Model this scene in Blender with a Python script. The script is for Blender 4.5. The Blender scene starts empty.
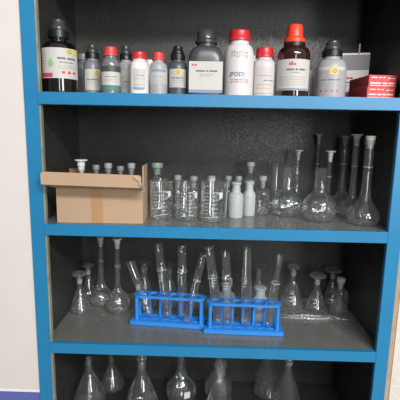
import bpy, bmesh, math, random
from mathutils import Vector, Matrix
random.seed(7)
SC = bpy.context.scene
COL = SC.collection
PI = math.pi
Z0 = 1.5                      # height of the top board of the shelving above the floor

# ------------------------------------------------------------------ camera
cam_d = bpy.data.cameras.new('camera'); cam = bpy.data.objects.new('camera', cam_d); COL.objects.link(cam)
cam_d.sensor_width = 36; cam_d.lens = 36 * 402.5 / 400; cam_d.clip_start = .02
R_ = Vector((0.99958653, 0.02171343, 0.01884951)); U_ = Vector((-0.02226102, 0.16946578, 0.98528463)); F_ = Vector((-0.01819956, 0.98529685, -0.16987907))
m = Matrix((R_, U_, -F_)).transposed().to_4x4(); m.translation = Vector((-0.0201, -0.9684, Z0 - 0.0835))
cam.matrix_world = m
SC.camera = cam

# ------------------------------------------------------------------ light
w = bpy.data.worlds.new('room_light'); SC.world = w; w.use_nodes = True
wn = w.node_tree; bg = wn.nodes['Background']
tcw = wn.nodes.new('ShaderNodeTexCoord'); sx = wn.nodes.new('ShaderNodeSeparateXYZ'); wn.links.new(tcw.outputs['Generated'], sx.inputs[0])
crw = wn.nodes.new('ShaderNodeValToRGB'); mrw = wn.nodes.new('ShaderNodeMapRange'); mrw.inputs['From Min'].default_value = -1
wn.links.new(sx.outputs['Z'], mrw.inputs['Value']); wn.links.new(mrw.outputs[0], crw.inputs[0])
crw.color_ramp.elements[0].color = (.16, .155, .15, 1); crw.color_ramp.elements[1].color = (.75, .77, .8, 1)
crw.color_ramp.elements[0].position = .35; crw.color_ramp.elements[1].position = .8
wn.links.new(crw.outputs[0], bg.inputs[0])
mrx = wn.nodes.new('ShaderNodeMapRange'); mrx.inputs['From Min'].default_value = -.8; mrx.inputs['From Max'].default_value = .8   # dimmed towards the left to keep the right inner walls dark
mrx.inputs['To Min'].default_value = .26; mrx.inputs['To Max'].default_value = .85
wn.links.new(sx.outputs['X'], mrx.inputs['Value']); wn.links.new(mrx.outputs[0], bg.inputs[1])
def area(name, loc, target, sx, sy, power, col):
    d = bpy.data.lights.new(name, 'AREA'); d.shape = 'RECTANGLE'; d.size = sx; d.size_y = sy; d.energy = power; d.color = col
    o = bpy.data.objects.new(name, d); COL.objects.link(o); o.location = loc
    o.rotation_euler = (Vector(target) - Vector(loc)).to_track_quat('-Z', 'Y').to_euler()
    return o
area('ceiling_and_glint_light', (1.15, -2.35, Z0 + 1.22), (0, 0, Z0 - .3), 1.2, .10, 54, (1, .98, .95))
area('ceiling_and_glint_light', (.35, -2.2, Z0 + 1.25), (0, 0, Z0 - .3), 1.2, .10, 26, (1, .98, .95))  # second overhead tube, added to put crisp glints on the glass
area('unseen_side_light', (1.9, -3.4, Z0 + .25), (0, 0, Z0 - .3), .7, 1.1, 48, (.95, .98, 1))  # unseen soft source, added at front right for sidelight and reflections
area('doorway_light', (.42, -3.6, Z0 + .35), (0, 0, Z0 - .3), .30, 1.5, 20, (.97, .98, 1))
SC.view_settings.view_transform = 'Standard'; SC.view_settings.look = 'None'
SC.view_settings.exposure = 0; SC.view_settings.gamma = 1; SC.view_settings.use_curve_mapping = False
SC.cycles.transparent_max_bounces = 48; SC.cycles.max_bounces = 24; SC.cycles.transmission_bounces = 24; SC.cycles.glossy_bounces = 8

# ------------------------------------------------------------------ materials
def srgb(r, g, b):
    f = lambda c: (c / 255 / 12.92) if c / 255 <= .04045 else ((c / 255 + .055) / 1.055) ** 2.4
    return (f(r), f(g), f(b), 1)
def mat(name, col, rough=.5, metal=0, bump=0, bscale=60, vary=0, vscale=12, spec=.5, coat=0, trans=0, alpha=1):
    m = bpy.data.materials.new(name); m.use_nodes = True
    nt = m.node_tree; b = nt.nodes['Principled BSDF']
    b.inputs['Base Color'].default_value = col; b.inputs['Roughness'].default_value = rough; b.inputs['Metallic'].default_value = metal
    b.inputs['Specular IOR Level'].default_value = spec; b.inputs['Coat Weight'].default_value = coat
    b.inputs['Transmission Weight'].default_value = trans; b.inputs['Alpha'].default_value = alpha
    tc = nt.nodes.new('ShaderNodeTexCoord')
    n = nt.nodes.new('ShaderNodeTexNoise'); n.inputs['Scale'].default_value = vscale; n.inputs['Detail'].default_value = 5
    nt.links.new(tc.outputs['Object'], n.inputs['Vector'])
    mx = nt.nodes.new('ShaderNodeMix'); mx.data_type = 'RGBA'; mx.blend_type = 'MULTIPLY'
    mx.inputs[0].default_value = 1
    rmp = nt.nodes.new('ShaderNodeMapRange'); rmp.inputs['From Min'].default_value = .3; rmp.inputs['From Max'].default_value = .7
    rmp.inputs['To Min'].default_value = 1 - (vary or .04); rmp.inputs['To Max'].default_value = 1 + (vary or .04)
    nt.links.new(n.outputs['Fac'], rmp.inputs['Value'])
    mx.inputs[6].default_value = col; nt.links.new(rmp.outputs[0], mx.inputs[7]); nt.links.new(mx.outputs[2], b.inputs['Base Color'])
    if bump:
        n2 = nt.nodes.new('ShaderNodeTexNoise'); n2.inputs['Scale'].default_value = bscale; n2.inputs['Detail'].default_value = 3
        nt.links.new(tc.outputs['Object'], n2.inputs['Vector'])
        bp = nt.nodes.new('ShaderNodeBump'); bp.inputs['Strength'].default_value = bump; bp.inputs['Distance'].default_value = .002
        nt.links.new(n2.outputs['Fac'], bp.inputs['Height']); nt.links.new(bp.outputs['Normal'], b.inputs['Normal'])
    return m
def glass(name, tint=(.97, .98, .98, 1), bump=.3, base=.045, edge=.85, power=2.6, rough=.03, haze=.008):
    """clear thin-walled laboratory glass: see-through face on, mirror-like towards the rim, a faint pale haze"""
    m = bpy.data.materials.new(name); m.use_nodes = True; nt = m.node_tree
    for n in list(nt.nodes): nt.nodes.remove(n)
    out = nt.nodes.new('ShaderNodeOutputMaterial'); tr = nt.nodes.new('ShaderNodeBsdfTransparent'); gl = nt.nodes.new('ShaderNodeBsdfGlossy')
    tr.inputs[0].default_value = tint; gl.inputs['Roughness'].default_value = rough; gl.inputs[0].default_value = (1, 1, 1, 1)
    lw = nt.nodes.new('ShaderNodeLayerWeight'); lw.inputs['Blend'].default_value = .5
    pw = nt.nodes.new('ShaderNodeMath'); pw.operation = 'POWER'; pw.inputs[1].default_value = power
    ma = nt.nodes.new('ShaderNodeMath'); ma.operation = 'MULTIPLY_ADD'; ma.inputs[1].default_value = edge; ma.inputs[2].default_value = base
    nt.links.new(lw.outputs['Facing'], pw.inputs[0]); nt.links.new(pw.outputs[0], ma.inputs[0])
    mx = nt.nodes.new('ShaderNodeMixShader'); nt.links.new(ma.outputs[0], mx.inputs[0]); nt.links.new(tr.outputs[0], mx.inputs[1]); nt.links.new(gl.outputs[0], mx.inputs[2])
    df = nt.nodes.new('ShaderNodeBsdfDiffuse'); df.inputs[0].default_value = (.8, .82, .82, 1)  # pale diffuse haze, lightens the vessels in place of reflected light
    mh = nt.nodes.new('ShaderNodeMixShader')
    tc = nt.nodes.new('ShaderNodeTexCoord'); nz = nt.nodes.new('ShaderNodeTexNoise'); nz.inputs['Scale'].default_value = 45
    nt.links.new(tc.outputs['Object'], nz.inputs['Vector'])
    mr = nt.nodes.new('ShaderNodeMapRange'); mr.inputs['To Min'].default_value = 0; mr.inputs['To Max'].default_value = haze * 2
    nt.links.new(nz.outputs['Fac'], mr.inputs['Value']); nt.links.new(mr.outputs[0], mh.inputs[0])
    nt.links.new(mx.outputs[0], mh.inputs[1]); nt.links.new(df.outputs[0], mh.inputs[2]); nt.links.new(mh.outputs[0], out.inputs[0])
    bp = nt.nodes.new('ShaderNodeBump'); bp.inputs['Strength'].default_value = bump; bp.inputs['Distance'].default_value = .002
    n2 = nt.nodes.new('ShaderNodeTexNoise'); n2.inputs['Scale'].default_value = 38
    nt.links.new(tc.outputs['Object'], n2.inputs['Vector']); nt.links.new(n2.outputs['Fac'], bp.inputs['Height']); nt.links.new(bp.outputs['Normal'], gl.inputs['Normal'])
    return m
def spangle_mat(name, c0, c1, rough, metal, bumpy=.35, cells=.35):
    """old galvanised / hammered sheet steel"""
    m = bpy.data.materials.new(name); m.use_nodes = True; nt = m.node_tree; b = nt.nodes['Principled BSDF']
    tc = nt.nodes.new('ShaderNodeTexCoord'); v = nt.nodes.new('ShaderNodeTexVoronoi'); v.inputs['Scale'].default_value = 260
    n = nt.nodes.new('ShaderNodeTexNoise'); n.inputs['Scale'].default_value = 9; n.inputs['Detail'].default_value = 8; n.inputs['Roughness'].default_value = .7
    for x in (v, n): nt.links.new(tc.outputs['Object'], x.inputs['Vector'])
    cr = nt.nodes.new('ShaderNodeValToRGB'); cr.color_ramp.elements[0].position = .32; cr.color_ramp.elements[1].position = .72
    cr.color_ramp.elements[0].color = c0; cr.color_ramp.elements[1].color = c1
    nt.links.new(n.outputs['Fac'], cr.inputs[0])
    mx = nt.nodes.new('ShaderNodeMix'); mx.data_type = 'RGBA'; mx.blend_type = 'MULTIPLY'; mx.inputs[0].default_value = cells
    g = nt.nodes.new('ShaderNodeMapRange'); g.inputs['To Min'].default_value = .5; g.inputs['To Max'].default_value = 1.5
    sp = nt.nodes.new('ShaderNodeSeparateColor'); nt.links.new(v.outputs['Color'], sp.inputs[0]); nt.links.new(sp.outputs[0], g.inputs['Value'])
    nt.links.new(cr.outputs[0], mx.inputs[6]); nt.links.new(g.outputs[0], mx.inputs[7]); nt.links.new(mx.outputs[2], b.inputs['Base Color'])
    b.inputs['Metallic'].default_value = metal
    r2 = nt.nodes.new('ShaderNodeMapRange'); r2.inputs['To Min'].default_value = rough - .12; r2.inputs['To Max'].default_value = rough + .15
    nt.links.new(sp.outputs[1], r2.inputs['Value']); nt.links.new(r2.outputs[0], b.inputs['Roughness'])
    bp = nt.nodes.new('ShaderNodeBump'); bp.inputs['Strength'].default_value = bumpy; bp.inputs['Distance'].default_value = .001
    nt.links.new(v.outputs['Distance'], bp.inputs['Height']); nt.links.new(bp.outputs['Normal'], b.inputs['Normal'])
    return m

M = {}
M['blue'] = mat('blue_enamel', srgb(34, 122, 168), .38, bump=.05, bscale=25, vary=.05, vscale=6)
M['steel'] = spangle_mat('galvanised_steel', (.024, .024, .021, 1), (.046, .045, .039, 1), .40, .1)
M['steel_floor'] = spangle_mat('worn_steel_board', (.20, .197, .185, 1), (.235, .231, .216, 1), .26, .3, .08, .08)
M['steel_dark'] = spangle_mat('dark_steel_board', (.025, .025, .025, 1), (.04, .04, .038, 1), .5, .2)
M['lip'] = mat('bare_metal_lip', srgb(138, 136, 118), .5, vary=.2, vscale=30)
M['wall'] = mat('off_white_paint', srgb(214, 207, 201), .8, bump=.15, bscale=90, vary=.02)
M['wall_rough'] = mat('rough_white_plaster', srgb(214, 205, 196), .9, bump=.8, bscale=120, vary=.06, vscale=60)
M['wainscot'] = mat('blue_violet_wall_paint', srgb(92, 102, 165), .55, vary=.03)
M['tan'] = mat('bare_plaster_edge', srgb(175, 150, 122), .9, bump=.3, vary=.12, vscale=40)
M['white_line'] = mat('white_line_paint', srgb(232, 232, 238), .6)
M['floor'] = mat('grey_floor', srgb(120, 115, 108), .5, vary=.08, vscale=3)
M['glass'] = glass('clear_glass', base=.05, edge=.95, power=2.3, haze=.012)
M['glass_dim'] = glass('dim_glass', base=.035, edge=.6, haze=.015, rough=.08)  # dimmed copy of the clear glass, weaker reflections for vessels farther back
M['glass_thick'] = glass('tube_glass', base=.04, edge=1.1, power=3.0, haze=.012, bump=.05)
M['stopper_glass'] = glass('hollow_stopper_glass', base=.08, edge=.9, power=2, haze=.055, bump=.2)
M['plastic_clear'] = glass('crumpled_clear_plastic', base=.25, edge=.6, haze=.15, rough=.12, bump=1)
M['mark'] = mat('white_enamel_marks', srgb(205, 208, 205), .6)
M['frost'] = mat('frosted_grey_stopper', srgb(158, 162, 160), .45, trans=.2)
M['green_stop'] = mat('greenish_glass_stopper', srgb(148, 168, 158), .35, trans=.3)
M['stopper'] = mat('grey_white_stopper_plastic', srgb(165, 165, 160), .5)
M['stopper_white'] = mat('white_stopper_plastic', srgb(205, 205, 200), .5)
M['pe'] = mat('milky_white_plastic', srgb(188, 193, 194), .45, trans=.15)
M['pe_dim'] = mat('milky_clear_plastic', srgb(175, 175, 172), .45, alpha=.6)
M['rack'] = mat('blue_rack_plastic', srgb(48, 136, 220), .38)
M['card'] = mat('brown_cardboard', srgb(178, 149, 122), .85, bump=.1, bscale=200, vary=.05, vscale=8)
M['card_dark'] = mat('brown_cardboard_inside', srgb(150, 112, 84), .9, vary=.06)
M['tape'] = mat('packing_tape', srgb(178, 138, 98), .35)
M['red'] = mat('red_cap_plastic', srgb(196, 38, 46), .35)
M['red_soft'] = mat('coral_red_cap_plastic', srgb(205, 62, 60), .4)
M['orange'] = mat('orange_red_cap_plastic', srgb(222, 68, 40), .35)
M['black'] = mat('black_cap_plastic', srgb(24, 25, 27), .35)
M['smoke'] = mat('smoky_grey_cap_plastic', srgb(64, 67, 67), .25, trans=.2)
M['paper'] = mat('white_label_paper', srgb(192, 189, 183), .6)
M['paper_grey'] = mat('light_grey_label_paper', srgb(180, 178, 174), .6)
M['ink'] = mat('dark_grey_ink', srgb(112, 110, 114), .7)
M['ink_light'] = mat('light_grey_ink', srgb(158, 156, 158), .7)
M['ink_red'] = mat('red_ink', srgb(200, 70, 66), .6)
M['ink_pink'] = mat('pink_ink', srgb(190, 60, 95), .6)
M['ink_yellow'] = mat('yellow_ink', srgb(212, 190, 105), .6)
M['ink_green'] = mat('green_ink', srgb(140, 180, 120), .6)
M['ink_teal'] = mat('teal_ink', srgb(62, 130, 122), .6)
M['ink_blue'] = mat('pale_blue_ink', srgb(125, 140, 170), .6)
M['ink_purple'] = mat('purple_marker', srgb(70, 60, 150), .6)
M['amber'] = mat('dark_amber_glass', srgb(46, 22, 14), .08, coat=.5)
M['black_glass'] = mat('near_black_glass', srgb(22, 16, 16), .08, coat=.5)
M['grey_body'] = mat('translucent_grey_plastic', srgb(120, 124, 130), .35)
M['dark_body'] = mat('dark_grey_plastic', srgb(62, 64, 66), .3)
M['slate_body'] = mat('slate_grey_plastic', srgb(70, 78, 84), .35)
M['pale_body'] = mat('pale_grey_plastic', srgb(160, 160, 162), .38)
M['white_body'] = mat('white_bottle_plastic', srgb(208, 205, 204), .38)
M['pink_body'] = mat('pinkish_white_plastic', srgb(200, 190, 192), .38)
M['clear_body'] = mat('hazy_clear_bottle', srgb(112, 112, 114), .15, coat=.4)
M['powder'] = mat('dark_band_of_contents', srgb(70, 72, 72), .5)
M['carton_red'] = mat('red_printed_carton', srgb(204, 62, 64), .5)
M['carton_red2'] = mat('red_carton_side', srgb(150, 50, 52), .6, vary=.35, vscale=90)
M['box_white'] = mat('pale_carton', srgb(222, 220, 218), .6)
M['box_grey'] = mat('grey_carton_print', srgb(125, 125, 126), .5)

# ------------------------------------------------------------------ mesh helpers
def obj(name, bm, material, parent=None, smooth=False, loc=None, rotz=0):
    me = bpy.data.meshes.new(name); bmesh.ops.recalc_face_normals(bm, faces=bm.faces) if not getattr(bm, 'keep', False) else None
    bm.to_mesh(me); bm.free()
    mats = material if isinstance(material, (list, tuple)) else [material]
    for x in mats: me.materials.append(x)
    if smooth:
        for p in me.polygons: p.use_smooth = True
        try: me.set_sharp_from_angle(angle=math.radians(38))
        except Exception: pass
    o = bpy.data.objects.new(name, me); COL.objects.link(o)
    if parent: o.parent = parent
    if loc: o.location = loc
    o.rotation_euler.z = rotz
    return o
def thing(name, label, cat, loc, rotz=0, group=None):
    o = bpy.data.objects.new(name, None); COL.objects.link(o); o.empty_display_size = .02
    o.location = loc; o.rotation_euler = (0, 0, rotz); o['label'] = label; o['category'] = cat
    if group: o['group'] = group
    return o
def struct(name, bm, m, parent=None):
    o = obj(name, bm, m, parent)
    if not parent: o['kind'] = 'structure'
    return o
def bx(bm, x0, x1, y0, y1, z0, z1, mi=0):
    v = [bm.verts.new(p) for p in ((x0,y0,z0),(x1,y0,z0),(x1,y1,z0),(x0,y1,z0),(x0,y0,z1),(x1,y0,z1),(x1,y1,z1),(x0,y1,z1))]
    for f in ((0,3,2,1),(4,5,6,7),(0,1,5,4),(1,2,6,5),(2,3,7,6),(3,0,4,7)):
        fc = bm.faces.new([v[i] for i in f]); fc.material_index = mi
    return bm
def box(x0, x1, y0, y1, z0, z1, bev=0):
    bm = bx(bmesh.new(), x0, x1, y0, y1, z0, z1)
    if bev: bmesh.ops.bevel(bm, geom=list(bm.edges), offset=bev, segments=2, affect='EDGES')
    return bm
def loft(prof, seg=32, e=2.0, ry=1.0, ridge=0, bm=None):
    """prof: (radius, z) from bottom centre; superellipse exponent e; closed where radius is 0"""
    bm = bm or bmesh.new(); rings = []
    for pr in prof:
        r, z = pr[0], pr[1]; ee = pr[2] if len(pr) > 2 else e; yy = pr[3] if len(pr) > 3 else ry
        if r <= 1e-6: rings.append([bm.verts.new((0, 0, z))]); continue
        ring = []
        for i in range(seg):
            a = 2 * PI * i / seg; c, s = math.cos(a), math.sin(a)
            k = (abs(c) ** ee + abs(s) ** ee) ** (-1 / ee) * (1 + (ridge if i % 2 else 0))
            ring.append(bm.verts.new((r * k * c, r * yy * k * s, z)))
        rings.append(ring)
    for a, b in zip(rings, rings[1:]):
        if len(a) == 1 and len(b) == 1: continue
        for i in range(seg):
            j = (i + 1) % seg
            if len(a) == 1: bm.faces.new((a[0], b[j], b[i]))
            elif len(b) == 1: bm.faces.new((a[i], a[j], b[0]))
            else: bm.faces.new((a[i], a[j], b[j], b[i]))
    return bm
def smooth_prof(pts, n=4):
    """Catmull-Rom through (r, z)"""
    out = []
    for i in range(len(pts) - 1):
        p0 = pts[max(i-1, 0)]; p1 = pts[i]; p2 = pts[i+1]; p3 = pts[min(i+2, len(pts)-1)]
        for k in range(n):
            t = k / n
            out.append(tuple(.5 * (2*p1[j] + (p2[j]-p0[j])*t + (2*p0[j]-5*p1[j]+4*p2[j]-p3[j])*t*t + (3*p1[j]-p0[j]-3*p2[j]+p3[j])*t**3) for j in (0, 1)))
    out.append(pts[-1]); return out
def shell(prof, wall=.0016, seg=36):
    """open vessel: outer profile (r,z) from bottom axis up to the rim, then an inner wall back down"""
    inner = [(max(r - wall, .0002), max(z, prof[0][1] + wall * 1.5)) for r, z in prof if r > wall * 1.3]
    p = [(0, prof[0][1])] + [q for q in prof if q[0] > 1e-6] + inner[::-1] + [(0, inner[0][1])]
    return loft(p, seg)
def patch(bm, r, u0, u1, z0, z1, seg=None, mi=0, t=.0003, tilt=0):
    """curved label on a cylinder; u is distance along the surface, 0 faces -Y"""
    seg = seg or max(1, int(abs(u1 - u0) / .004))
    rows = []
    for i in range(seg + 1):
        u = u0 + (u1 - u0) * i / seg; a = -PI / 2 + u / r
        rows.append([bm.verts.new(((r + d) * math.cos(a), (r + d) * math.sin(a), z + tilt * u)) for d, z in ((0, z0), (t, z0), (t, z1), (0, z1))])
    for a, b in zip(rows, rows[1:]):
        for k in range(4):
            bm.faces.new((a[k], b[k], b[(k+1) % 4], a[(k+1) % 4])).material_index = mi
    bm.faces.new(rows[0][::-1]); bm.faces.new(rows[-1])
    return bm
def words(bm, r, u0, u1, z, h, pattern, tilt=0):
    """an illegible line of small print: word-shaped dashes"""
    n = sum(pattern) + len(pattern) - 1; k = (u1 - u0) / n; u = u0
    for p in pattern:
        patch(bm, r, u, u + k * p, z, z + h, tilt=tilt); u += k * (p + 1)
    return bm
def text_bm(s, size, r=None, z=0, u=0, depth=.0003, align='CENTER'):
    cu = bpy.data.curves.new('t', 'FONT'); cu.body = s; cu.size = size; cu.align_x = align; cu.extrude = depth / 2; cu.resolution_u = 2
    o = bpy.data.objects.new('t', cu); COL.objects.link(o)
    dg = bpy.context.evaluated_depsgraph_get(); me = bpy.data.meshes.new_from_object(o.evaluated_get(dg))
    bm = bmesh.new(); bm.from_mesh(me); bpy.data.objects.remove(o); bpy.data.meshes.remove(me)
    for v in bm.verts:
        x, y, d = v.co
        if r: a = -PI / 2 + (x + u) / r; v.co = ((r + d) * math.cos(a), (r + d) * math.sin(a), y + z)
        else: v.co = (x + u, -d, y + z)
    return bm
def tube(bm, pts, r, seg=10):
    prev = None; rings = []
    for i, p in enumerate(pts):
        p = Vector(p); d = (Vector(pts[min(i+1, len(pts)-1)]) - Vector(pts[max(i-1, 0)])).normalized()
        a = d.orthogonal().normalized() if prev is None else (prev - d * prev.dot(d)).normalized(); prev = a; b = d.cross(a)
        rings.append([bm.verts.new(p + (a * math.cos(2*PI*k/seg) + b * math.sin(2*PI*k/seg)) * r) for k in range(seg)])
    for x, y in zip(rings, rings[1:]):
        for k in range(seg): bm.faces.new((x[k], x[(k+1) % seg], y[(k+1) % seg], y[k]))
    bm.faces.new(rings[0][::-1]); bm.faces.new(rings[-1])
    return bm

# ------------------------------------------------------------------ the wall and the floor
XL, XR = -.4586, .4586            # outer edges of the blue frame
IL, IR = -.438, .442              # inner faces of the side sheets
D = .337; S = .3197; BT = .0287
NB = 4
TOPZ = Z0 + S                    # board above the highest compartment
BOTZ = Z0 - 4 * S - BT
LINE = Z0 - .783
def wall_seg(name, x0, x1, z0, z1, m, y0=.006, y1=.46): return struct(name, box(x0, x1, y0, y1, z0, z1), m)
wall_seg('wall_left', -2.6, XL - .0008, LINE, 3.0, M['wall'])
lw = struct('trim_1', box(-2.6, XL - .0008, .004, .46, LINE - .004, LINE), M['white_line'])
wall_seg('wall_left_lower', -2.6, XL - .0008, 0, LINE - .004, M['wainscot'])
struct('trim_2', box(XR + .0008, XR + .0125, .003, .46, 0, 3.0), M['tan'])
wall_seg('wall_right', XR + .0125, 2.6, 0, 3.0, M['wall_rough'], y0=.001)
wall_seg('wall_top', XL - .0008, XR + .0008, TOPZ + BT + .002, 3.0, M['wall'])
wall_seg('wall_bottom', XL - .0008, XR + .0008, 0, BOTZ - .002, M['wainscot'])
wall_seg('wall_back', -2.6, 2.6, 0, 3.0, M['wall'], y0=.46, y1=.5)
struct('floor', box(-2.6, 2.6, -4.2, .5, -.05, 0), M['floor'])

# ------------------------------------------------------------------ the shelving
cab = thing('shelving_unit', 'tall blue painted steel shelving unit with dark grey interior set in the wall', 'shelf', (0, 0, BOTZ))
def cz(bm):
    for v in bm.verts: v.co.z -= BOTZ
    return bm
for s, x0, x1 in (('left', XL, -.425), ('right', .425, XR)):
    obj('frame_post', cz(box(x0, x1, 0, .014, BOTZ, TOPZ + BT, .001)), M['blue'], cab)
    i0, i1 = (-.425, -.4215) if s == 'left' else (.4225, .425)
    xi = IL if s == 'left' else IR
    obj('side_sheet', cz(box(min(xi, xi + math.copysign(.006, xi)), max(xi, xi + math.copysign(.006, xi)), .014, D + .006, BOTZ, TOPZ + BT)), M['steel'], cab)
# bare metal return strips on the inner edge of the posts, one per compartment
for k in range(-1, 4):
    zt = Z0 - k * S - BT if k >= 0 else TOPZ
    zb = Z0 - (k + 1) * S
    obj('edge_lip', cz(box(-.425, -.4205, .004, .016, zb, zt)), M['lip'], cab)
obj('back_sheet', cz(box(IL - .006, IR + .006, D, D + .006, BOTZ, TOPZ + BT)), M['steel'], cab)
for k in range(-1, 5):
    zt = Z0 - k * S if k >= 0 else TOPZ + BT
    fr = obj('shelf_front', cz(box(-.425, .425, -.0008, .012, zt - BT, zt, .0008)), M['blue'], cab)
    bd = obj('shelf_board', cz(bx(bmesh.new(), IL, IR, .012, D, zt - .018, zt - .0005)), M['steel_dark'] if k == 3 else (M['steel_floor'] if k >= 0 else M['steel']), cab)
    if k >= 0:
        obj('board_lip', cz(box(-.42, .42, .012, .022, zt - BT, zt - .018)), M['lip'], cab)

SZ = [Z0, Z0 - S, Z0 - 2 * S, Z0 - 3 * S]     # the four board heights in view

# ------------------------------------------------------------------ top board: reagent bottles
def rz(x, y): return -math.atan2(x + .02, .968 + y)
def bottle(name, label, x, y, h, r, body, cap, cap_frac=.16, cap_r=.5, sh=.62, neck=None, collar=None, dome=None, e=2.0, ry=1.0, cap_top=.9, turn=0, cat='bottle', group=None, ridge=.03, fill=None):
    t = thing(name, label, cat, (x, y, Z0), rz(x, y) + turn, group)
    ch = h * cap_frac; bh = h - ch
    nr = r * (neck or cap_r * .86)
    pts = [(0, 0), (r * .93, 0), (r * .99, h * .012), (r, h * .03), (r, bh * sh)]
    steps = 7
    for i in range(1, steps + 1):
        a = i / steps * PI / 2
        f = math.cos(a)
        pts.append((nr + (r - nr) * f ** .8 if f > 1e-6 else nr, bh * sh + (bh * .93 - bh * sh) * math.sin(a)))
    pts.append((nr, bh + ch * .25)); pts.append((0, bh + ch * .25))
    prof = [(p[0], p[1], (2 + (e - 2) * min(1, max(0, (p[0] - nr) / (r - nr + 1e-9)))), 1 + (ry - 1) * min(1, max(0, (p[0] - nr) / (r - nr + 1e-9)))) for p in pts]
    obj('body', loft(prof, 40), body, t, True)
    cr = r * cap_r
    if dome:
        obj('cap', loft([(nr*.99, bh - ch*.02), (cr, bh), (cr, bh + ch * .36), (cr * .93, bh + ch * .4), (0, bh + ch * .4)], 48, ridge=ridge), cap, t, True)
        obj('dust_cap', loft([(cr * .8, bh + ch * .38), (cr * .86, bh + ch * .5), (cr * .8, bh + ch * .62), (cr * .7, bh + ch * .7), (cr * .66, bh + ch * .93), (cr * .5, h), (0, h)], 24), dome, t, True)
    else:
        obj('cap', loft([(nr*.99, bh - ch*.02), (cr, bh), (cr, bh + ch * .2), (cr * (cap_top * .8 + .2), bh + ch * .34), (cr * cap_top, bh + ch * .9), (cr * cap_top * .88, h), (0, h)], 48, ridge=ridge), cap, t, True)
    if collar:
        obj('collar', loft([(nr * 1.02, bh - ch * .22), (cr * 1.02, bh - ch * .22), (cr * 1.02, bh - ch * .02), (nr * 1.02, bh - ch * .02)], 32), collar, t, True)
    return t
def add_label(t, r, u0, u1, z0, z1, prints=(), paper='paper', tilt=0):
    lb = obj('label', patch(bmesh.new(), r + .0002, u0, u1, z0, z1, tilt=tilt), M[paper], t, True)
    for name, m, fn in prints:
        b = bmesh.new(); fn(b, r + .0006); obj(name, b, M[m], lb)
    return lb
def ring(b, r, u, z, ro, ri, n=16):
    for i in range(n):
        a0, a1 = 2*PI*i/n, 2*PI*(i+1)/n
        q = []
        for a, rr in ((a0, ri), (a0, ro), (a1, ro), (a1, ri)):
            uu = u + rr * math.cos(a); zz = z + rr * math.sin(a); an = -PI/2 + uu / r
            q.append(b.verts.new((r * math.cos(an) , r * math.sin(an), zz)))
        b.faces.new(q)
def rnd_words(n): return [random.choice((2, 3, 4, 5)) for _ in range(n)]

# the big near-black bottle
t = bottle('reagent_bottle', 'large near-black bottle with a wide pictogram label at the left end of the top board', -.393, .065, .176, .0435, M['black_glass'], M['black'], .25, .56, .72, dome=M['smoke'])
add_label(t, .0435, -.052, .052, .034, .104, [
    ('hazard_strip', 'ink_pink', lambda b, r: patch(b, r, -.050, -.018, .036, .046)),
    ('colour_patch', 'ink_yellow', lambda b, r: patch(b, r, .014, .050, .092, .103)), ('ring_emblem', 'ink', lambda b, r: ring(b, r + .0005, .024, .0965, .005, .0032)),
    ('drop_emblem', 'ink_green', lambda b, r: [patch(b, r, -.022 - w_, -.022 + w_, .060 + i * .004, .064 + i * .004) for i, w_ in enumerate((.005, .007, .006, .004, .002))]),
    ('print', 'ink', lambda b, r: [words(b, r, -.006, .040, .078, .0045, [5, 6]), words(b, r, -.002, .032, .070, .002, [4, 3, 5])]),
    ('small_print', 'ink_light', lambda b, r: [words(b, r, -.046, -.034, .092 - i * .006, .002, [3, 2]) for i in range(6)]),
    ('small_print', 'ink_light', lambda b, r: [words(b, r, -.004, .044, .062 - i * .005, .0015, rnd_words(5)) for i in range(2)]),
    ('pictograms', 'ink_red', lambda b, r: [patch(b, r, .004 + i * .014, .011 + i * .014, .045, .051) for i in range(3)])])
# small grey one with black collar
def yellow_label(t, r, z0, z1, paper='paper', u=.8, yu=.12):
    k = r * u
    add_label(t, r, -k * 1.25, k * 1.25, z0, z1, [
        ('colour_patch', 'ink_yellow', lambda b, rr: patch(b, rr, yu * r, yu * r + min(.02, k * 1.0), z1 - (z1 - z0) * .3, z1 - .001)),
        ('ring_emblem', 'ink', lambda b, rr: ring(b, rr + .0005, (yu + .35) * r, z1 - (z1 - z0) * .17, .0042, .0027)),
        ('print', 'ink', lambda b, rr: words(b, rr, -k * .8, k * .8, z0 + (z1 - z0) * .48, .0028, [4, 6, 3])),
        ('small_print', 'ink_light', lambda b, rr: [words(b, rr, -k * .9, k * .9, z0 + (z1 - z0) * f, .0013, rnd_words(4)) for f in (.38, .28)]),
        ('pictograms', 'ink_red', lambda b, rr: [patch(b, rr, -k * .8 + i * k * .45, -k * .8 + i * k * .45 + .0045, z0 + .003, z0 + .0075) for i in range(4)] if r > .03 else patch(b, rr, -k, -k + .003, z0 + .003, z0 + .006))], paper=paper)
t = bottle('reagent_bottle', 'small grey bottle with black collar and smoky cap just right of the large near-black bottle', -.326, .115, .129, .0235, M['grey_body'], M['black'], .27, .74, .66, dome=M['smoke'])
yellow_label(t, .0235, .014, .066)
t = bottle('reagent_bottle', 'hazy clear bottle with coral red cap and teal band at its base', -.264, .055, .112, .0232, M['clear_body'], M['red_soft'], .19, .74, .66, ridge=.02)
obj('contents', loft([(.0234, .053), (.0235, .056), (.0235, .064), (.0234, .066)], 40), M['powder'], t, True)
add_label(t, .0232, -.030, .030, .021, .052, [
    ('print', 'ink', lambda b, r: words(b, r, -.016, .016, .040, .0015, [4, 5])),
    ('small_print', 'ink_light', lambda b, r: [words(b, r, -.018, .018, .034 - i * .004, .001, rnd_words(4)) for i in range(2)])])
add_label(t, .0232, -.030, .030, .008, .0205, [('print', 'ink', lambda b, r: [patch(b, r, u, u + .005, .010, .016) for u in (-.018, -.007, .006, .014)])], paper='ink_teal')
t = bottle('reagent_bottle', 'pale grey bottle with black collar and smoky cap between two red capped bottles', -.2395, .12, .128, .0211, M['pale_body'], M['black'], .27, .74, .66, dome=M['smoke'])
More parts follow.
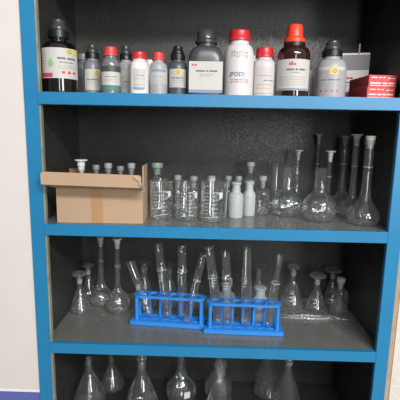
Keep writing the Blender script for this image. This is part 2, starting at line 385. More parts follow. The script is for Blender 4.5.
add_label(t, .0211, -.026, .026, .010, .066, [('print', 'ink', lambda b, r: words(b, r, -.006, .016, .036, .002, [4, 3])), ('small_print', 'ink_light', lambda b, r: [words(b, r, -.014, .016, z, .001, rnd_words(4)) for z in (.030, .022)])], paper='paper_grey')
t = bottle('reagent_bottle', 'small opaque white bottle with red cap and slanted shoulders, second red cap from the left', -.194, .055, .1015, .0230, M['white_body'], M['red'], .16, .84, .66, e=3.2)
t['label'] = 'small opaque white bottle with red cap and slanted shoulders, second red cap from the left'
add_label(t, .0252, -.018, .018, .012, .060, [('print', 'ink', lambda b, r: words(b, r, -.008, .012, .044, .0012, [3, 5])), ('small_print', 'ink_light', lambda b, r: [words(b, r, -.014, .014, z, .001, rnd_words(5)) for z in (.036, .022)]), ('colour_strip', 'ink_blue', lambda b, r: patch(b, r, -.016, .012, .013, .0165))])
t = bottle('reagent_bottle', 'small milky grey bottle with red cap, third red cap from the left', -.1475, .06, .102, .0220, M['pale_body'], M['red_soft'], .18, .70, .74)
add_label(t, .0220, -.028, .028, .026, .062, [('print', 'ink_blue', lambda b, r: [patch(b, r, -.018, .020, .055, .0605), words(b, r, -.012, .012, .044, .0012, [3, 4])]), ('small_print', 'ink_light', lambda b, r: [words(b, r, -.016, .016, z, .001, rnd_words(5)) for z in (.040, .034, .029)])], paper='paper_grey')
t = bottle('reagent_bottle', 'slate grey bottle with tall black cap and yellow patch label beside the large grey jar', -.101, .075, .121, .0240, M['slate_body'], M['black'], .27, .74, .68, dome=M['black'])
yellow_label(t, .0240, .020, .064, paper='paper_grey', yu=-.3)
t = bottle('reagent_jar', 'large dark grey square jar with smoky screw cap and big white label', -.031, .072, .156, .0442, M['dark_body'], M['smoke'], .19, .60, .56, e=5, ry=.8, cap_top=.82, cat='jar', ridge=.035)
lb = obj('label', box(-.0405, .0405, -.0358, -.0352, .014, .080), M['paper'], t)
def flat_words(bm, x0, x1, y, z, h, pattern):
    n = sum(pattern) + len(pattern) - 1; k = (x1 - x0) / n; x = x0
    for p in pattern: bx(bm, x, x + k * p, y - .0003, y, z, z + h); x += k * (p + 1)
    return bm
obj('logo_print', flat_words(bmesh.new(), -.034, -.022, -.0359, .069, .005, [2, 2]), M['ink_red'], lb)
obj('print', flat_words(bmesh.new(), -.024, .028, -.0359, .056, .0035, [8, 2, 7]), M['ink'], lb)
b = flat_words(bmesh.new(), -.016, .018, -.0359, .049, .0018, [4, 3, 4]); flat_words(b, -.014, .010, -.0359, .045, .0015, [3, 4]); obj('small_print', b, M['ink_light'], lb)
obj('label', box(-.0405, .0405, -.0359, -.0352, .007, .0137), M['ink_blue'], t)
# white jar with handwriting
t = bottle('reagent_bottle', 'large white round bottle with red cap and purple handwriting on its front', .0505, .07, .157, .0365, M['white_body'], M['red'], .155, .74, .66, cap_top=.9)
b = bmesh.new()
for i in range(7):
    for rr_, zz in ((0, .100), (0, .092)): patch(b, .0371, -.018 + i * .006, -.0145 + i * .006, zz + .002 * math.sin(i * 2), zz + .005 + .002 * math.sin(i * 2))
obj('embossed_marks', b, M['paper_grey'], t)
obj('handwriting', text_bm('(POD)', .014, r=.0372, z=.047, u=-.004), M['ink_purple'], t)
b = bmesh.new(); [words(b, .0371, -.020, .024, z, .0014, rnd_words(5)) for z in (.038, .033)]; obj('print', b, M['ink_pink'], t)
t = bottle('reagent_bottle', 'medium pinkish white bottle with red cap, left of the amber bottle', .1155, .088, .122, .0282, M['pink_body'], M['red'], .19, .80, .72, e=2.4)
add_label(t, .0300, -.026, .026, .010, .072, [('print', 'ink', lambda b, r: words(b, r, .000, .024, .040, .0018, [3, 4])), ('small_print', 'ink_pink', lambda b, r: [words(b, r, -.018, .018, z, .001, rnd_words(5)) for z in (.052, .030, .022)])])
t = bottle('reagent_bottle', 'tall amber glass bottle with flared orange red cap and white label', .1845, .07, .172, .0395, M['amber'], M['orange'], .24, .64, .76, neck=.5, collar=M['black'], cap_top=.70)
add_label(t, .0400, -.050, .050, .016, .088, [
    ('logo_print', 'ink_red', lambda b, r: [patch(b, r, -.010, -.006, .074, .080), patch(b, r, -.005, -.001, .074, .082), patch(b, r, 0, .006, .074, .078)]),
    ('print', 'ink', lambda b, r: words(b, r, -.016, .030, .062, .004, [6, 2, 5])),
    ('small_print', 'ink_light', lambda b, r: [words(b, r, -.006, .016, .056, .002, [5])] + [words(b, r, -.036, .034, .046 - i * .006, .0013, rnd_words(8)) for i in range(4)]),
    ('colour_strip', 'ink_blue', lambda b, r: patch(b, r, -.046, .046, .017, .021))])
t = bottle('reagent_bottle', 'plain white bottle mostly hidden behind the amber bottle', .2335, .15, .100, .0235, M['white_body'], M['pale_body'], .14, .6, .7)
t = bottle('reagent_bottle', 'wide pale grey bottle with black collar and smoky cap, left of the pale carton', .280, .078, .139, .0372, M['pale_body'], M['black'], .27, .64, .62, dome=M['smoke'])
yellow_label(t, .0365, .012, .074, yu=-.1)
t = bottle('reagent_bottle', 'white bottle standing in the back row between the two largest white bottles', .098, .20, .122, .0224, M['white_body'], M['white_body'], .14, .7, .7)
t['label'] = 'white topped bottle in the back row, behind the gap beside the handwritten bottle'
t = bottle('reagent_bottle', 'short white bottle in the back row behind two red capped bottles', -.186, .18, .104, .0222, M['white_body'], M['white_body'], .14, .7, .7)
t = bottle('reagent_bottle', 'dim grey bottle in the back row behind the large near-black bottle', -.373, .19, .119, .0226, M['grey_body'], M['grey_body'], .14, .7, .7)

# pale carton and the two red ones
t = thing('pale_carton', 'upright pale carton with grey upper half behind the red cartons', 'box', (.380, .205, Z0), -.2)
cb = obj('carton', box(-.036, .036, -.016, .016, 0, .133, .0006), M['box_white'], t)
obj('grey_panel', box(-.0363, .0363, -.0166, -.0159, .088, .128), M['box_grey'], cb)
obj('grey_panel', box(-.0365, -.0359, -.0155, .0155, .088, .128), M['box_grey'], cb)
obj('logo_print', flat_words(bmesh.new(), -.020, -.004, -.0161, .064, .006, [3, 3]), M['ink_red'], cb)
b = flat_words(bmesh.new(), -.022, .024, -.0161, .054, .003, [4, 6, 3]); flat_words(b, -.022, .010, -.0161, .046, .0015, [3, 4, 3]); obj('print', b, M['ink'], cb)
obj('plastic_tab', box(.006, .009, -.017, -.0163, .120, .156), M['pe_dim'], t)
for i, (z, lab, dx, rt) in enumerate(((0, 'small flat red printed carton, the lower one of the stacked pair', 0, .07), (.0276, 'small flat red printed carton, the upper one of the stacked pair', .0008, .085))):
    t = thing('red_carton', lab, 'box', (.3865 + dx, .090, Z0 + z), rt, 'stacked red cartons')
    c = obj('carton', box(-.034, .034, -.055, .055, 0, .0272, .0005), M['carton_red'], t)
    b = flat_words(bmesh.new(), -.028, .006, -.0551, .0205, .0022, [5, 3, 2]); flat_words(b, .012, .029, -.0551, .019, .0018, [3, 2])
    flat_words(b, -.030, .029, -.0551, .0085 if i == 0 else .007, .003, [6, 4, 3, 5] if i == 0 else [7, 3, 4]); flat_words(b, -.030, .029, -.0551, .002, .0018, [9, 5, 5]); obj('print', b, M['box_white'], c)
    b = bmesh.new(); bx(b, -.0344, -.0339, -.05, .05, .004, .023); obj('side_patch', b, M['carton_red2'], c)  # darker, mottled red over the left side

# ------------------------------------------------------------------ second board: cardboard box
Z = SZ[1]
t = thing('cardboard_box', 'open brown cardboard box with its front flap folded out, holding stoppered bottles', 'box', (-.292, .075, Z), .03)
H = .088; th = .003; hx = .1085; y0, y1 = -.052, .05
obj('front_panel', box(-hx, hx, y0, y0 + th, 0, H), M['card'], t)
obj('back_panel', box(-hx, hx, y1 - th, y1, 0, H), M['card'], t)
obj('side_panel', box(-hx, -hx + th, y0 + th, y1 - th, 0, H), M['card'], t)
obj('side_panel', box(hx - th, hx, y0 + th, y1 - th, 0, H), M['card'], t)
obj('bottom_panel', box(-hx + th, hx - th, y0 + th, y1 - th, 0.0003, th), M['card_dark'], t)
obj('tape_strip', box(-.022, .008, y0 - .0003, y0, .0, H), M['tape'], t)
def slab(bm, pts, nrm, th):
    n = Vector(nrm).normalized() * th
    a = [bm.verts.new(p) for p in pts]; b_ = [bm.verts.new(Vector(p) + n) for p in pts]
    bm.faces.new(a); bm.faces.new(b_[::-1])
    for i in range(len(pts)): bm.faces.new((a[i], a[(i+1) % len(pts)], b_[(i+1) % len(pts)], b_[i]))
    return bm
fl = obj('front_flap', slab(bmesh.new(), [(-hx, y0, H), (hx, y0, H), (hx + .004, y0 - .058, H + .012), (-hx - .012, y0 - .058, H + .017)], (0, .2, 1), .0025), M['card'], t)
# upturned outer band with rounded corners
def band(x0, x1, y, z0a, z0b, h, r=.007):
    pts = []
    zc = lambda x: z0a + (z0b - z0a) * (x - x0) / (x1 - x0)
    for (cx, a0, up) in ((x1 - r, 0, 1), (x0 + r, PI / 2, 1)):
        for i in range(6):
            a = a0 + i / 5 * PI / 2; x = cx + r * math.cos(a); pts.append((x, y, zc(x) + h - r + r * math.sin(a)))
    pts.append((x0, y, zc(x0))); pts.append((x1, y, zc(x1)))
    return slab(bmesh.new(), pts, (0, 1, 0), .003)
obj('flap_band', band(-hx - .014, hx + .004, y0 - .060, H + .017, H + .012, .030), M['card'], fl)
obj('side_flap', box(hx - .0028, hx + .0002, y0 + .012, y1 - .012, H, H + .058), M['card'], t)
obj('back_flap', box(-hx + .004, -hx + .044, y1 - th, y1, H, H + .040), M['card_dark'], t)
b = bmesh.new(); n_ = 7
g = [[b.verts.new((.094 + i * .0042, -.118 + j * .007 + random.uniform(-.002, .002), H + .043 - i * .004 - j * .001 + random.uniform(-.003, .003) - (.014 if i > 3 else 0) * (i - 3) / 3)) for j in range(n_)] for i in range(n_)]
for i in range(n_ - 1):
    for j in range(n_ - 1): b.faces.new((g[i][j], g[i+1][j], g[i+1][j+1], g[i][j+1]))
o = obj('plastic_wrap', b, M['plastic_clear'], t); md = o.modifiers.new('s', 'SOLIDIFY'); md.thickness = .0004

# ------------------------------------------------------------------ glassware builders
def lug_stopper(t, z, r, top, m, disc=None, drop=.02):
    """plug with a wider flat head"""
    disc = disc or r * 2
    return obj('stopper', loft([(0, z - drop), (r * .72, z - drop), (r * .98, z + .0005), (r * 1.05, z + .0008), (r * 1.1, top - .005), (disc * .92, top - .0042), (disc, top - .003), (disc, top - .001), (disc * .93, top), (0, top)], 20), m, t, True)
def stoppered_bottle(label, x, y, z, h, r, m=None, st=None, group=None, sh=.62, name='reagent_bottle', rot=0):
    t = thing(name, label, 'bottle', (x, y, z), rot, group)
    nr = max(r * .40, .0078); hb = h - .019
    p = [(r * .9, 0), (r, .004), (r, hb * sh)]
    for i in range(1, 7):
        a = i / 6 * PI / 2; p.append((nr + (r - nr) * math.cos(a), hb * sh + (hb * .84 - hb * sh) * math.sin(a)))
    p += [(nr, hb * .97), (nr * 1.25, hb * .98), (nr * 1.25, hb)]
    obj('body', shell([(0, 0)] + p, .0018), m or M['glass'], t, True)
    obj('stopper', loft([(0, hb - .014), (nr * .6, hb - .014), (nr * .78, hb + .0008), (nr * .85, hb + .003), (nr * 1.2, hb + .006), (nr * 1.25, hb + .015), (nr * 1.15, h), (0, h)], 20), st or M['frost'], t, True)
    return t
def beaker(label, x, y, z, h, r, rot=0, patch_u=.4):
    t = thing('beaker', label, 'beaker', (x, y, z), rz(x, y) + rot, 'graduated beakers')
    p = [(0, 0), (r * .9, 0), (r * .97, .003), (r, .008), (r, h - .006), (r * 1.03, h - .002), (r * 1.07, h)]
    bm = shell(p, .0016, 40)
    for v in bm.verts:                                   # pouring spout
        a = math.atan2(v.co.y, v.co.x)
        if v.co.z > h - .012 and abs(a) < .35:
            k = 1 + .16 * (1 - abs(a) / .35) * (v.co.z - h + .012) / .012; v.co.x *= k
    obj('glass_wall', bm, M['glass'], t, True)
    b = bmesh.new(); rr = r + .0003
    for k in range(8): patch(b, rr, -.020, -.020 + (.009 if k % 2 else .014), h * (.12 + .085 * k), h * (.12 + .085 * k) + .0011)
    patch(b, rr, .004, .0052, h * .14, h * .74)
    for k in range(7): patch(b, rr, .000, .012 if k % 2 else .016, h * (.14 + .1 * k), h * (.14 + .1 * k) + .0012)
    patch(b, rr, .010, .0215, h * .70, h * .71 + .0008); patch(b, rr, .010, .0215, h * .58, h * .59)
    words(b, rr, -.016, .002, h * .88, .0022, [2, 3, 2])
    obj('graduation_marks', b, M['mark'], t)
    b = bmesh.new(); patch(b, rr, .0185, .0285, h * .60, h * .74); obj('writing_patch', b, M['mark'], t)
    return t
def volumetric(label, x, y, z, h, r, nr=.0062, st='stopper', body='cone', disc=.0125, bh=None, m=None, group='stoppered volumetric flasks', mark=True):
    t = thing('volumetric_flask', label, 'flask', (x, y, z), rz(x, y), group)
    bh = bh or min(h * .42, r * 2.3)
    if body == 'cone': pts = [(r * .62, 0), (r * .82, .003), (r * .97, r * .28), (r, r * .5), (r * .93, r * .8), (r * .68, r * 1.2), (r * .38, r * 1.65), (nr * 1.15, bh)]
    else: pts = [(r * .5, 0), (r * .72, .004), (r * .95, r * .45), (r, r * .85), (r * .93, r * 1.2), (r * .68, r * 1.62), (r * .35, r * 1.95), (nr * 1.15, bh)]
    top = h - (.012 if st else 0)
    prof = [(0, 0)] + smooth_prof(pts, 3) + [(nr, bh + .012), (nr, top - .012), (nr * 1.25, top - .010), (nr * 1.3, top)]
    obj('body', shell(prof, .0014), m or M['glass'], t, True)
    if mark:
        b = bmesh.new(); zz = bh + (top - bh) * .45
        for k in range(12): patch(b, nr + .0002, k * 2 * PI * nr / 12, (k + 1) * 2 * PI * nr / 12, zz, zz + .0009)
        obj('fill_line', b, M['mark'], t)
    if st: lug_stopper(t, top, nr, h, M[st], disc)
    return t
def boiling_flask(label, x, y, z, h, r, nr):
    t = thing('flat_bottom_flask', label, 'flask', (x, y, z), rz(x, y), 'open round flasks')
    pts = [(r * .55, 0), (r * .78, .003), (r * .96, r * .34), (r, r * .72), (r * .95, r * 1.05), (r * .77, r * 1.38), (r * .52, r * 1.58), (nr * 1.08, r * 1.68), (nr, r * 1.78)]
    prof = [(0, 0)] + smooth_prof(pts, 4) + [(nr, h - .004), (nr * 1.12, h - .002), (nr * 1.12, h)]
    obj('body', shell(prof, .0017, 44), M['glass'], t, True)
    b = bmesh.new(); words(b, r + .0004, -.012, .012, r * .72, .0045, [2, 3]); obj('printed_mark', b, M['mark'], t)
    return t
def erlenmeyer(label, x, y, z, h, r, nr=.009, st='disc', disc=.022, m=None, group='conical flasks', marks=True, hb=None, rot=0):
    t = thing('conical_flask', label, 'flask', (x, y, z), rz(x, y) + rot, group)
    top = h - (.02 if st else 0); hb = hb or top * .74
    pts = [(r * .9, 0), (r, .006), (r * .97, .014), (r * .62 + nr * .38, hb * .5), (nr * 1.25, hb * .94), (nr, hb + .006)]
    prof = [(0, 0)] + smooth_prof(pts, 3) + [(nr, top - .003), (nr * 1.15, top - .002), (nr * 1.15, top)]
    obj('body', shell(prof, .0015), m or M['glass'], t, True)
    if st == 'disc':     # hollow flat mushroom stopper of glass
        obj('stopper', loft([(0, top - .016), (nr * .75, top - .016), (nr * .9, top + .0005), (nr * .7, top + .005), (nr * .8, top + .008), (disc * .7, top + .009), (disc, top + .013), (disc, top + .016), (disc * .8, h), (0, h)], 28), m or M['stopper_glass'], t, True)
        obj('ground_joint', loft([(nr * .9, top - .014), (nr * 1.02, top - .001), (nr * .9, top - .001)], 20), m or M['frost'], t, True)
    elif st == 'ball':
        obj('stopper', loft([(0, top - .018), (nr * .75, top - .018), (nr * .9, top + .0005), (nr * .8, top + .004)] + [(disc * math.sin(a), top + .004 + disc * .8 * (1 - math.cos(a))) for a in (.6, 1.0, 1.4, 1.8, 2.2, 2.6)] + [(0, top + .004 + disc * 1.6)], 28), M['stopper_glass'], t, True)
    if marks:
        b = bmesh.new(); zz = hb * .32; rr = r * .86
        for k in range(3): patch(b, r * (.92 - .13 * k), -.006, .006 - .002 * k, zz + k * .011 - .004, zz + k * .011 - .001)
        obj('printed_marks', b, M['mark'], t)
    return t

# bottles inside and behind the cardboard box
for lab, x, y, h, r, st in (('stoppered glass bottle in the cardboard box, leftmost one with a flat white stopper', -.352, .078, .152, .0205, 'stopper_white'),
                        ('stoppered glass bottle standing in the middle of the cardboard box', -.281, .078, .148, .0205, 'frost'),
                        ('stoppered glass bottle at the right end inside the cardboard box', -.221, .082, .149, .0205, 'frost')):
    tt = stoppered_bottle(lab, x, y, Z + .0032, h - .003, r, st=M[st], group='bottles in the cardboard box')
    if st == 'stopper_white': lug_stopper(tt, h - .028, .008, h + .001, M[st], .0165, .0)
stoppered_bottle('dim glass bottle behind the box, between its left and middle bottles', -.350, .21, Z, .131, .021, m=M['glass_dim'], group='dim bottles behind the box')
stoppered_bottle('dim glass bottle behind the box, between its middle and right bottles', -.278, .21, Z, .129, .021, m=M['glass_dim'], group='dim bottles behind the box')
stoppered_bottle('large clear reagent bottle with greenish stopper right of the cardboard box', -.168, .195, Z, .142, .034, st=M['green_stop'])
beaker('graduated glass beaker touching the right side of the cardboard box', -.1445, .102, Z, .104, .0300, 0)
beaker('graduated glass beaker in the middle of the three beakers', -.0762, .099, Z, .102, .0315, .15)
beaker('graduated glass beaker, largest and rightmost of three, beside the white plastic bottles', -.0035, .088, Z, .108, .0350, -.1)
for lab, x, y, h, r in (('small stoppered bottle in the back row, behind the left edge of the middle beaker', -.108, .2, .107, .0222),
                        ('small stoppered bottle in the back row, behind the right edge of the middle beaker', -.061, .2, .105, .0225),
                        ('small stoppered bottle in the back row, behind the rightmost beaker', -.009, .2, .107, .0232),
                        ('small stoppered bottle in the back row, just right of the rightmost beaker', .042, .235, .104, .0205),
                        ('small stoppered bottle right behind the left white plastic bottle', .070, .2, .108, .0160)):
    stoppered_bottle(lab, x, y, Z, h, r, st=M['frost'], group='small stoppered bottles behind the beakers')
stoppered_bottle('tall clear stoppered bottle behind the right white plastic bottle', .110, .265, Z, .145, .0270)
stoppered_bottle('short clear stoppered bottle between the white plastic bottle and the round flasks', .139, .19, Z, .111, .0232, sh=.66, st=M['frost'])
def plastic_bottle(lab, x, y, z, h, r, nr, m, grp):
    t = thing('plastic_bottle', lab, 'bottle', (x, y, z), rz(x, y), grp)
    obj('body', loft([(0, 0), (r * .93, 0), (r, .004), (r, h * .58), (r * .93, h * .66), (nr * 1.15, h * .71), (nr, h * .75), (nr, h * .8), (0, h * .8)], 36), m, t, True)
    obj('neck', loft([(nr * .98, h * .79), (nr * .95, h * .93), (nr * 1.22, h * .94), (nr * 1.22, h * .99), (nr * .9, h), (0, h)], 24), m, t, True)
    return t
plastic_bottle('milky white plastic bottle, the left and nearer one of the pair', .059, .135, Z, .099, .0212, .0115, M['pe'], 'white plastic bottles')
plastic_bottle('milky white plastic bottle, the right and farther one of the pair', .0985, .165, Z, .098, .0182, .011, M['pe'], 'white plastic bottles')
boiling_flask('open necked glass flask at the back, left of the round flasks', .188, .27, Z, .143, .029, .0145)
boiling_flask('round flat bottomed flask with open neck, the left of the two large ones', .208, .180, Z, .139, .0445, .0165)
boiling_flask('round flat bottomed flask with open neck, the right and nearer of the two large ones', .286, .120, Z, .143, .0465, .0165)
volumetric('thin necked flask with white flat stopper between the two round flasks', .256, .278, Z, .184, .030, .0062, st='stopper_white', disc=.0135)
volumetric('tall thin necked flask with grey stopper directly behind the right round flask', .322, .300, Z, .233, .032, .0055, disc=.0125)
volumetric('shorter thin necked flask with white disc stopper just right of the right round flask', .333, .208, Z, .186, .0255, .0068, st='stopper_white', disc=.0145)
volumetric('volumetric flask with grey stopper, leftmost of the three tall ones at the right wall', .392, .265, Z, .229, .037, .0085, disc=.014)
volumetric('volumetric flask with white stopper, middle of the three tall ones at the right wall', .391, .170, Z, .235, .036, .0085, st='stopper_white', disc=.015)
volumetric('large volumetric flask in front at the right wall, nearest of the three tall ones', .3945, .085, Z, .231, .0415, .0112, disc=.0130)

# ------------------------------------------------------------------ third board
Z = SZ[2]
erlenmeyer('small conical flask with flat glass stopper, nearest at the left wall', -.403, .188, Z, .126, .0315, .0085, disc=.0215)
erlenmeyer('small conical flask with flat stopper hidden behind the front left one', -.409, .296, Z, .116, .0250, .0085, disc=.0180, marks=False)
volumetric('volumetric flask with long neck, the left and farther one of the left pair', -.353, .250, Z, .222, .0380, .0085, disc=.012)
volumetric('volumetric flask with long neck, the right and nearer one of the left pair', -.288, .195, Z, .234, .0365, .0088, disc=.0155, st='stopper_white', body='round')
erlenmeyer('conical flask behind the leftmost leaning test tube', -.213, .237, Z, .153, .0385, .011, disc=.0225, m=M['glass_dim'])
erlenmeyer('dim conical flask behind the second test tube of the left rack', -.136, .255, Z, .141, .0365, .010, disc=.0200, m=M['glass_dim'])
t = plastic_bottle('milky plastic dropper bottle behind the left end of the right rack', .045, .20, Z, .098, .0270, .014, M['pe_dim'], None)
obj('nozzle', loft([(0, 0), (.005, 0), (.004, .010), (.006, .012), (.002, .018), (0, .018)], 16), M['pe_dim'], t, True, loc=(.012, 0, .097))
plastic_bottle('white necked plastic bottle behind the right rack', .143, .165, Z, .104, .0235, .0145, M['pe'], None)
erlenmeyer('conical flask behind the white necked plastic bottle', .151, .270, Z, .134, .0400, .0095, disc=.0225, m=M['glass_dim'])
erlenmeyer('conical flask with flat stopper at the back, first one right of the blue racks', .264, .285, Z, .132, .0385, .0095, disc=.0210)
erlenmeyer('small conical flask with disc stopper standing just behind the glass pipettes', .332, .245, Z, .120, .0320, .0090, disc=.0265)
erlenmeyer('conical flask with the widest disc stopper, farthest back in the right corner', .395, .292, Z, .123, .0290, .0085, disc=.0280, marks=False)
stoppered_bottle('clear reagent bottle with flared stopper, rightmost on the third board', .3965, .219, Z, .118, .0260, sh=.7)
for i, (lab, p0, p1, r) in enumerate((('glass pipette lying on the board, the frontmost of three', (.165, .175), (.400, .168), .0040),
                                      ('glass pipette lying on the board, the middle one of three', (.172, .1835), (.392, .1785), .0034),
                                      ('glass pipette lying on the board, the rearmost of three', (.180, .1925), (.350, .1905), .0045))):
    L = math.hypot(p1[0] - p0[0], p1[1] - p0[1])
    t = thing('glass_pipette', lab, 'pipette', ((p0[0] + p1[0]) / 2 + .03 * (1), (p0[1] + p1[1]) / 2, Z + r + .0002), math.atan2(p1[1] - p0[1], p1[0] - p0[0]), 'pipettes lying behind the racks')
    bm = loft([(0, -L/2), (r * .35, -L/2), (r * .45, -L/2 + .02), (r, -L/2 + .04), (r, L/2 - .002), (r * 1.1, L/2), (r * .7, L/2), (r * .65, -L/2 + .04), (0, -L/2 + .03)], 14)
    for v in bm.verts: v.co = Vector((v.co.z, v.co.y, -v.co.x))
    t.location.x -= .0
    obj('barrel', bm, M['glass_thick'], t, True)
    bm = bmesh.new()
    for k in range(1):
        q = loft([(r + .0001, -.02 + k * .045), (r + .0003, -.02 + k * .045), (r + .0003, -.0165 + k * .045), (r + .0001, -.0165 + k * .045)], 14, bm=bm)
    for v in bm.verts: v.co = Vector((v.co.z, v.co.y, -v.co.x))
    obj('graduation_marks', bm, M['mark'], t)

# blue test tube racks
RL = .215; RH = .0855
def stadium_plate(z0, z1, hl, hw, holes=()):
    """plate with rounded ends and round holes, built as strips between an outer outline and each hole"""
    bm = bmesh.new(); n = 24
    cells = len(holes); px = (2 * (hl)) / cells if cells else 0
    def quad_ring(outer, inner):
        vo = [[bm.verts.new((x, y, z)) for x, y in outer] for z in (z0, z1)]
        vi = [[bm.verts.new((x, y, z)) for x, y in inner] for z in (z0, z1)]
        m_ = len(outer)
        for i in range(m_):
            j = (i + 1) % m_
            bm.faces.new((vo[1][i], vo[1][j], vi[1][j], vi[1][i])); bm.faces.new((vo[0][j], vo[0][i], vi[0][i], vi[0][j]))
            bm.faces.new((vo[0][i], vo[0][j], vo[1][j], vo[1][i])); bm.faces.new((vi[0][j], vi[0][i], vi[1][i], vi[1][j]))
    pitch = holes[1][0] - holes[0][0]
    for k, (hx_, hr) in enumerate(holes):
        x0 = hx_ - pitch / 2; x1 = hx_ + pitch / 2
        if k == 0: x0 = -hl
        if k == len(holes) - 1: x1 = hl
        outer = []; inner = []
        for i in range(n * 2):
            a = 2 * PI * i / (n * 2); c, s = math.cos(a), math.sin(a)
            inner.append((hx_ + hr * c, hr * s))
            # ray to the cell rectangle
            tx = ((x1 - hx_) / c) if c > 1e-9 else ((x0 - hx_) / c if c < -1e-9 else 1e9)
            ty = hw / abs(s) if abs(s) > 1e-9 else 1e9
            q = min(tx, ty); X = hx_ + q * c; Y = q * s
            if k == 0 and X < -hl + hw:
                d = Vector((X - (-hl + hw), Y)); 
                if d.length > hw: d = d.normalized() * hw
                X, Y = -hl + hw + d.x, d.y
            if k == len(holes) - 1 and X > hl - hw:
                d = Vector((X - (hl - hw), Y))
                if d.length > hw: d = d.normalized() * hw
                X, Y = hl - hw + d.x, d.y
            outer.append((X, Y))
        quad_ring(outer, inner)
    bmesh.ops.remove_doubles(bm, verts=bm.verts, dist=1e-6)
    return bm
def make_rack(label, loc, rot):
    t = thing('test_tube_rack', label, 'rack', loc, rot, 'blue test tube racks')
    pitch = .0305; holes = [((k - 2.5) * pitch, .0142) for k in range(6)]
    hl = RL / 2 - .003; hw = .0205
    bm = box(-RL/2 - .003, RL/2 + .003, -.030, .030, 0, .0125, .0015)
    obj('base', bm, M['rack'], t)
    for hx_, hr in holes:       # shallow cups moulded on the base
        obj('tube_cup', loft([(.0128, .0125), (.0128, .0145), (.0112, .0145), (.0112, .0126), (0, .0126)], 24, bm=None), M['rack'], t, True, loc=(hx_, .000, 0))
    obj('top_plate', stadium_plate(RH - .0065, RH, hl, hw, holes), M['rack'], t)
    b = bmesh.new(); hb_ = .0128
    for s in (-1, 1):
        obj('post', loft([(.0058, .0125), (.0052, .020), (.0048, .05), (.0050, RH - .0065)], 14), M['rack'], t, True, loc=(s * (RL / 2 - .014), -.0165, 0))
        obj('post', loft([(.0058, .0125), (.0052, .020), (.0048, .05), (.0050, RH - .0065)], 14), M['rack'], t, True, loc=(s * (RL / 2 - .014), .0165, 0))
    for k in range(5):
        obj('post', loft([(.0048, .0125), (.0043, .020), (.0040, .05), (.0042, RH - .0065)], 12), M['rack'], t, True, loc=((k - 2) * pitch, .0145, 0))
    return t
make_rack('bright blue plastic test tube rack, the left one of the two', (-.1230, .132, Z), -.085)
make_rack('bright blue plastic test tube rack, the right and nearer one of the two', (.0885, .0985, Z), -.021)

def test_tube(label, bot, top, r, collar=None, r2=None, marks=True):
    b0 = Vector(bot) + Vector((0, 0, Z0)); t0 = Vector(top) + Vector((0, 0, Z0)); L = (t0 - b0).length
    t = thing('test_tube', label, 'test tube', b0, 0, 'test tubes in the racks')
    t.rotation_euler = (t0 - b0).to_track_quat('Z', 'X').to_euler()
    r2 = r2 or r
    p = [(0, 0)] + [(r * math.sin(a), r * (1 - math.cos(a))) for a in (.3, .6, .9, 1.2, PI / 2)]
    if collar: p += [(r, L * collar - .004), (r * 1.07, L * collar - .002), (r * 1.07, L * collar + .001), (r2, L * collar + .004)]
    p += [(r2, L - .003), (r2 * 1.1, L - .001), (r2 * 1.08, L)]
    obj('glass_wall', shell(p, .0013, 28), M['glass_thick'], t, True)
    if collar:
        obj('collar_ring', loft([(r * 1.07, L * collar - .0007), (r * 1.09, L * collar - .0005), (r * 1.09, L * collar + .0003), (r * 1.07, L * collar + .0006)], 28), M['mark'], t, True)
    if marks:
        bm = bmesh.new()
        for k in range(3): patch(bm, (r if not collar else r) + .0003, -.008 + k * .003, .004 + k * .002, L * (.52 + .035 * k), L * (.52 + .035 * k) + .0016)
        obj('printed_marks', bm, M['mark'], t)
    return t
B = -.6394 + .0135
test_tube('test tube leaning far to the left in the left rack, leftmost of all', (-.1785, .134, B + .003), (-.239, .148, -.462), .0132, None)
test_tube('collared test tube in the left rack, second from the left, leaning slightly left', (-.1270, .132, B + .001), (-.1581, .140, -.4047), .0132, .66, .0125)
test_tube('upright collared test tube in the left rack, third from the left', (-.0850, .130, B + .001), (-.0894, .140, -.4089), .0132, .66, .0125)
test_tube('test tube slanting to the right through the front of the left rack', (-.0710, .098, B + .001), (-.0285, .1265, -.4264), .0105, .62, .0105, marks=False)
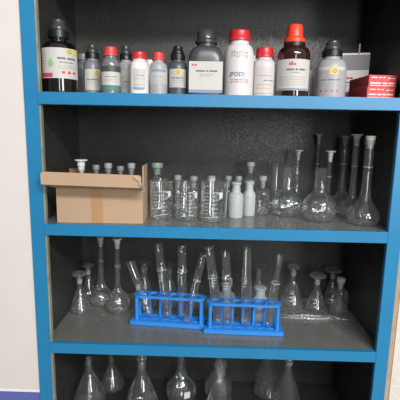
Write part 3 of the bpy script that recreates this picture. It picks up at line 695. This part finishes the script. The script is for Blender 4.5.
test_tube('collared test tube leaning left at the left end of the right rack', (.0200, .099, B + .001), (-.0127, .100, -.3981), .0130, .62, .0125)
test_tube('short collared test tube beside the milky dropper bottle, second in the right rack', (.0460, .098, B + .001), (.0344, .100, -.4112), .0128, .66, .0122)
test_tube('wide shiny upright test tube in the middle of the right rack', (.0970, .097, B + .001), (.0915, .100, -.3955), .0138, None)
test_tube('thin collared test tube leaning right at the right end of the right rack', (.1590, .094, B + .001), (.1841, .100, -.4159), .0118, .62, .0095, marks=False)

# ------------------------------------------------------------------ bottom board in view
Z = SZ[3]
def funnel_top(t, z, r, nr):
    obj('stopper', loft([(nr * .5, z - .01), (nr * .6, z), (r, z + .016), (r * .93, z + .016), (nr * .4, z + .001), (nr * .3, z - .01)], 20), M['stopper_glass'], t, True)
t = erlenmeyer('large conical flask nearest the left wall on the bottom board', -.376, .168, Z, .160, .0585, .013, st=None, hb=.135); funnel_top(t, .160, .010, .013)
erlenmeyer('dim smaller conical flask behind the leftmost bottom flask', -.335, .285, Z, .128, .0440, .0110, disc=.014, m=M['glass_dim'], marks=False)
erlenmeyer('large conical flask with round glass stopper, left of the pear shaped flask', -.211, .165, Z, .186, .0590, .0135, st='ball', disc=.017, hb=.140)
volumetric('pear shaped flask with a small white label patch on the bottom board', -.093, .240, Z, .270, .0520, .0125, body='cone', bh=.118, mark=False)
t = [o for o in COL.objects if o.get('label', '').startswith('pear shaped')][0]
b = bmesh.new(); patch(b, .0522, .010, .030, .030, .052); obj('paper_label', b, M['mark'], t)
erlenmeyer('conical flask with wide glass stopper right of the pear shaped flask, in front', .032, .158, Z, .172, .0525, .0155, st='ball', disc=.021, hb=.125)
volumetric('pear shaped flask behind the conical flask in the middle of the bottom board', .030, .268, Z, .262, .0480, .0125, m=M['glass_dim'], mark=False)
erlenmeyer('rightmost large conical flask with white printed marks on the bottom board', .239, .160, Z, .215, .0550, .0130, disc=.020, hb=.160)
erlenmeyer('dim conical flask behind the rightmost one on the bottom board', .195, .278, Z, .205, .0450, .0120, disc=.018, m=M['glass_dim'], marks=False, hb=.150)
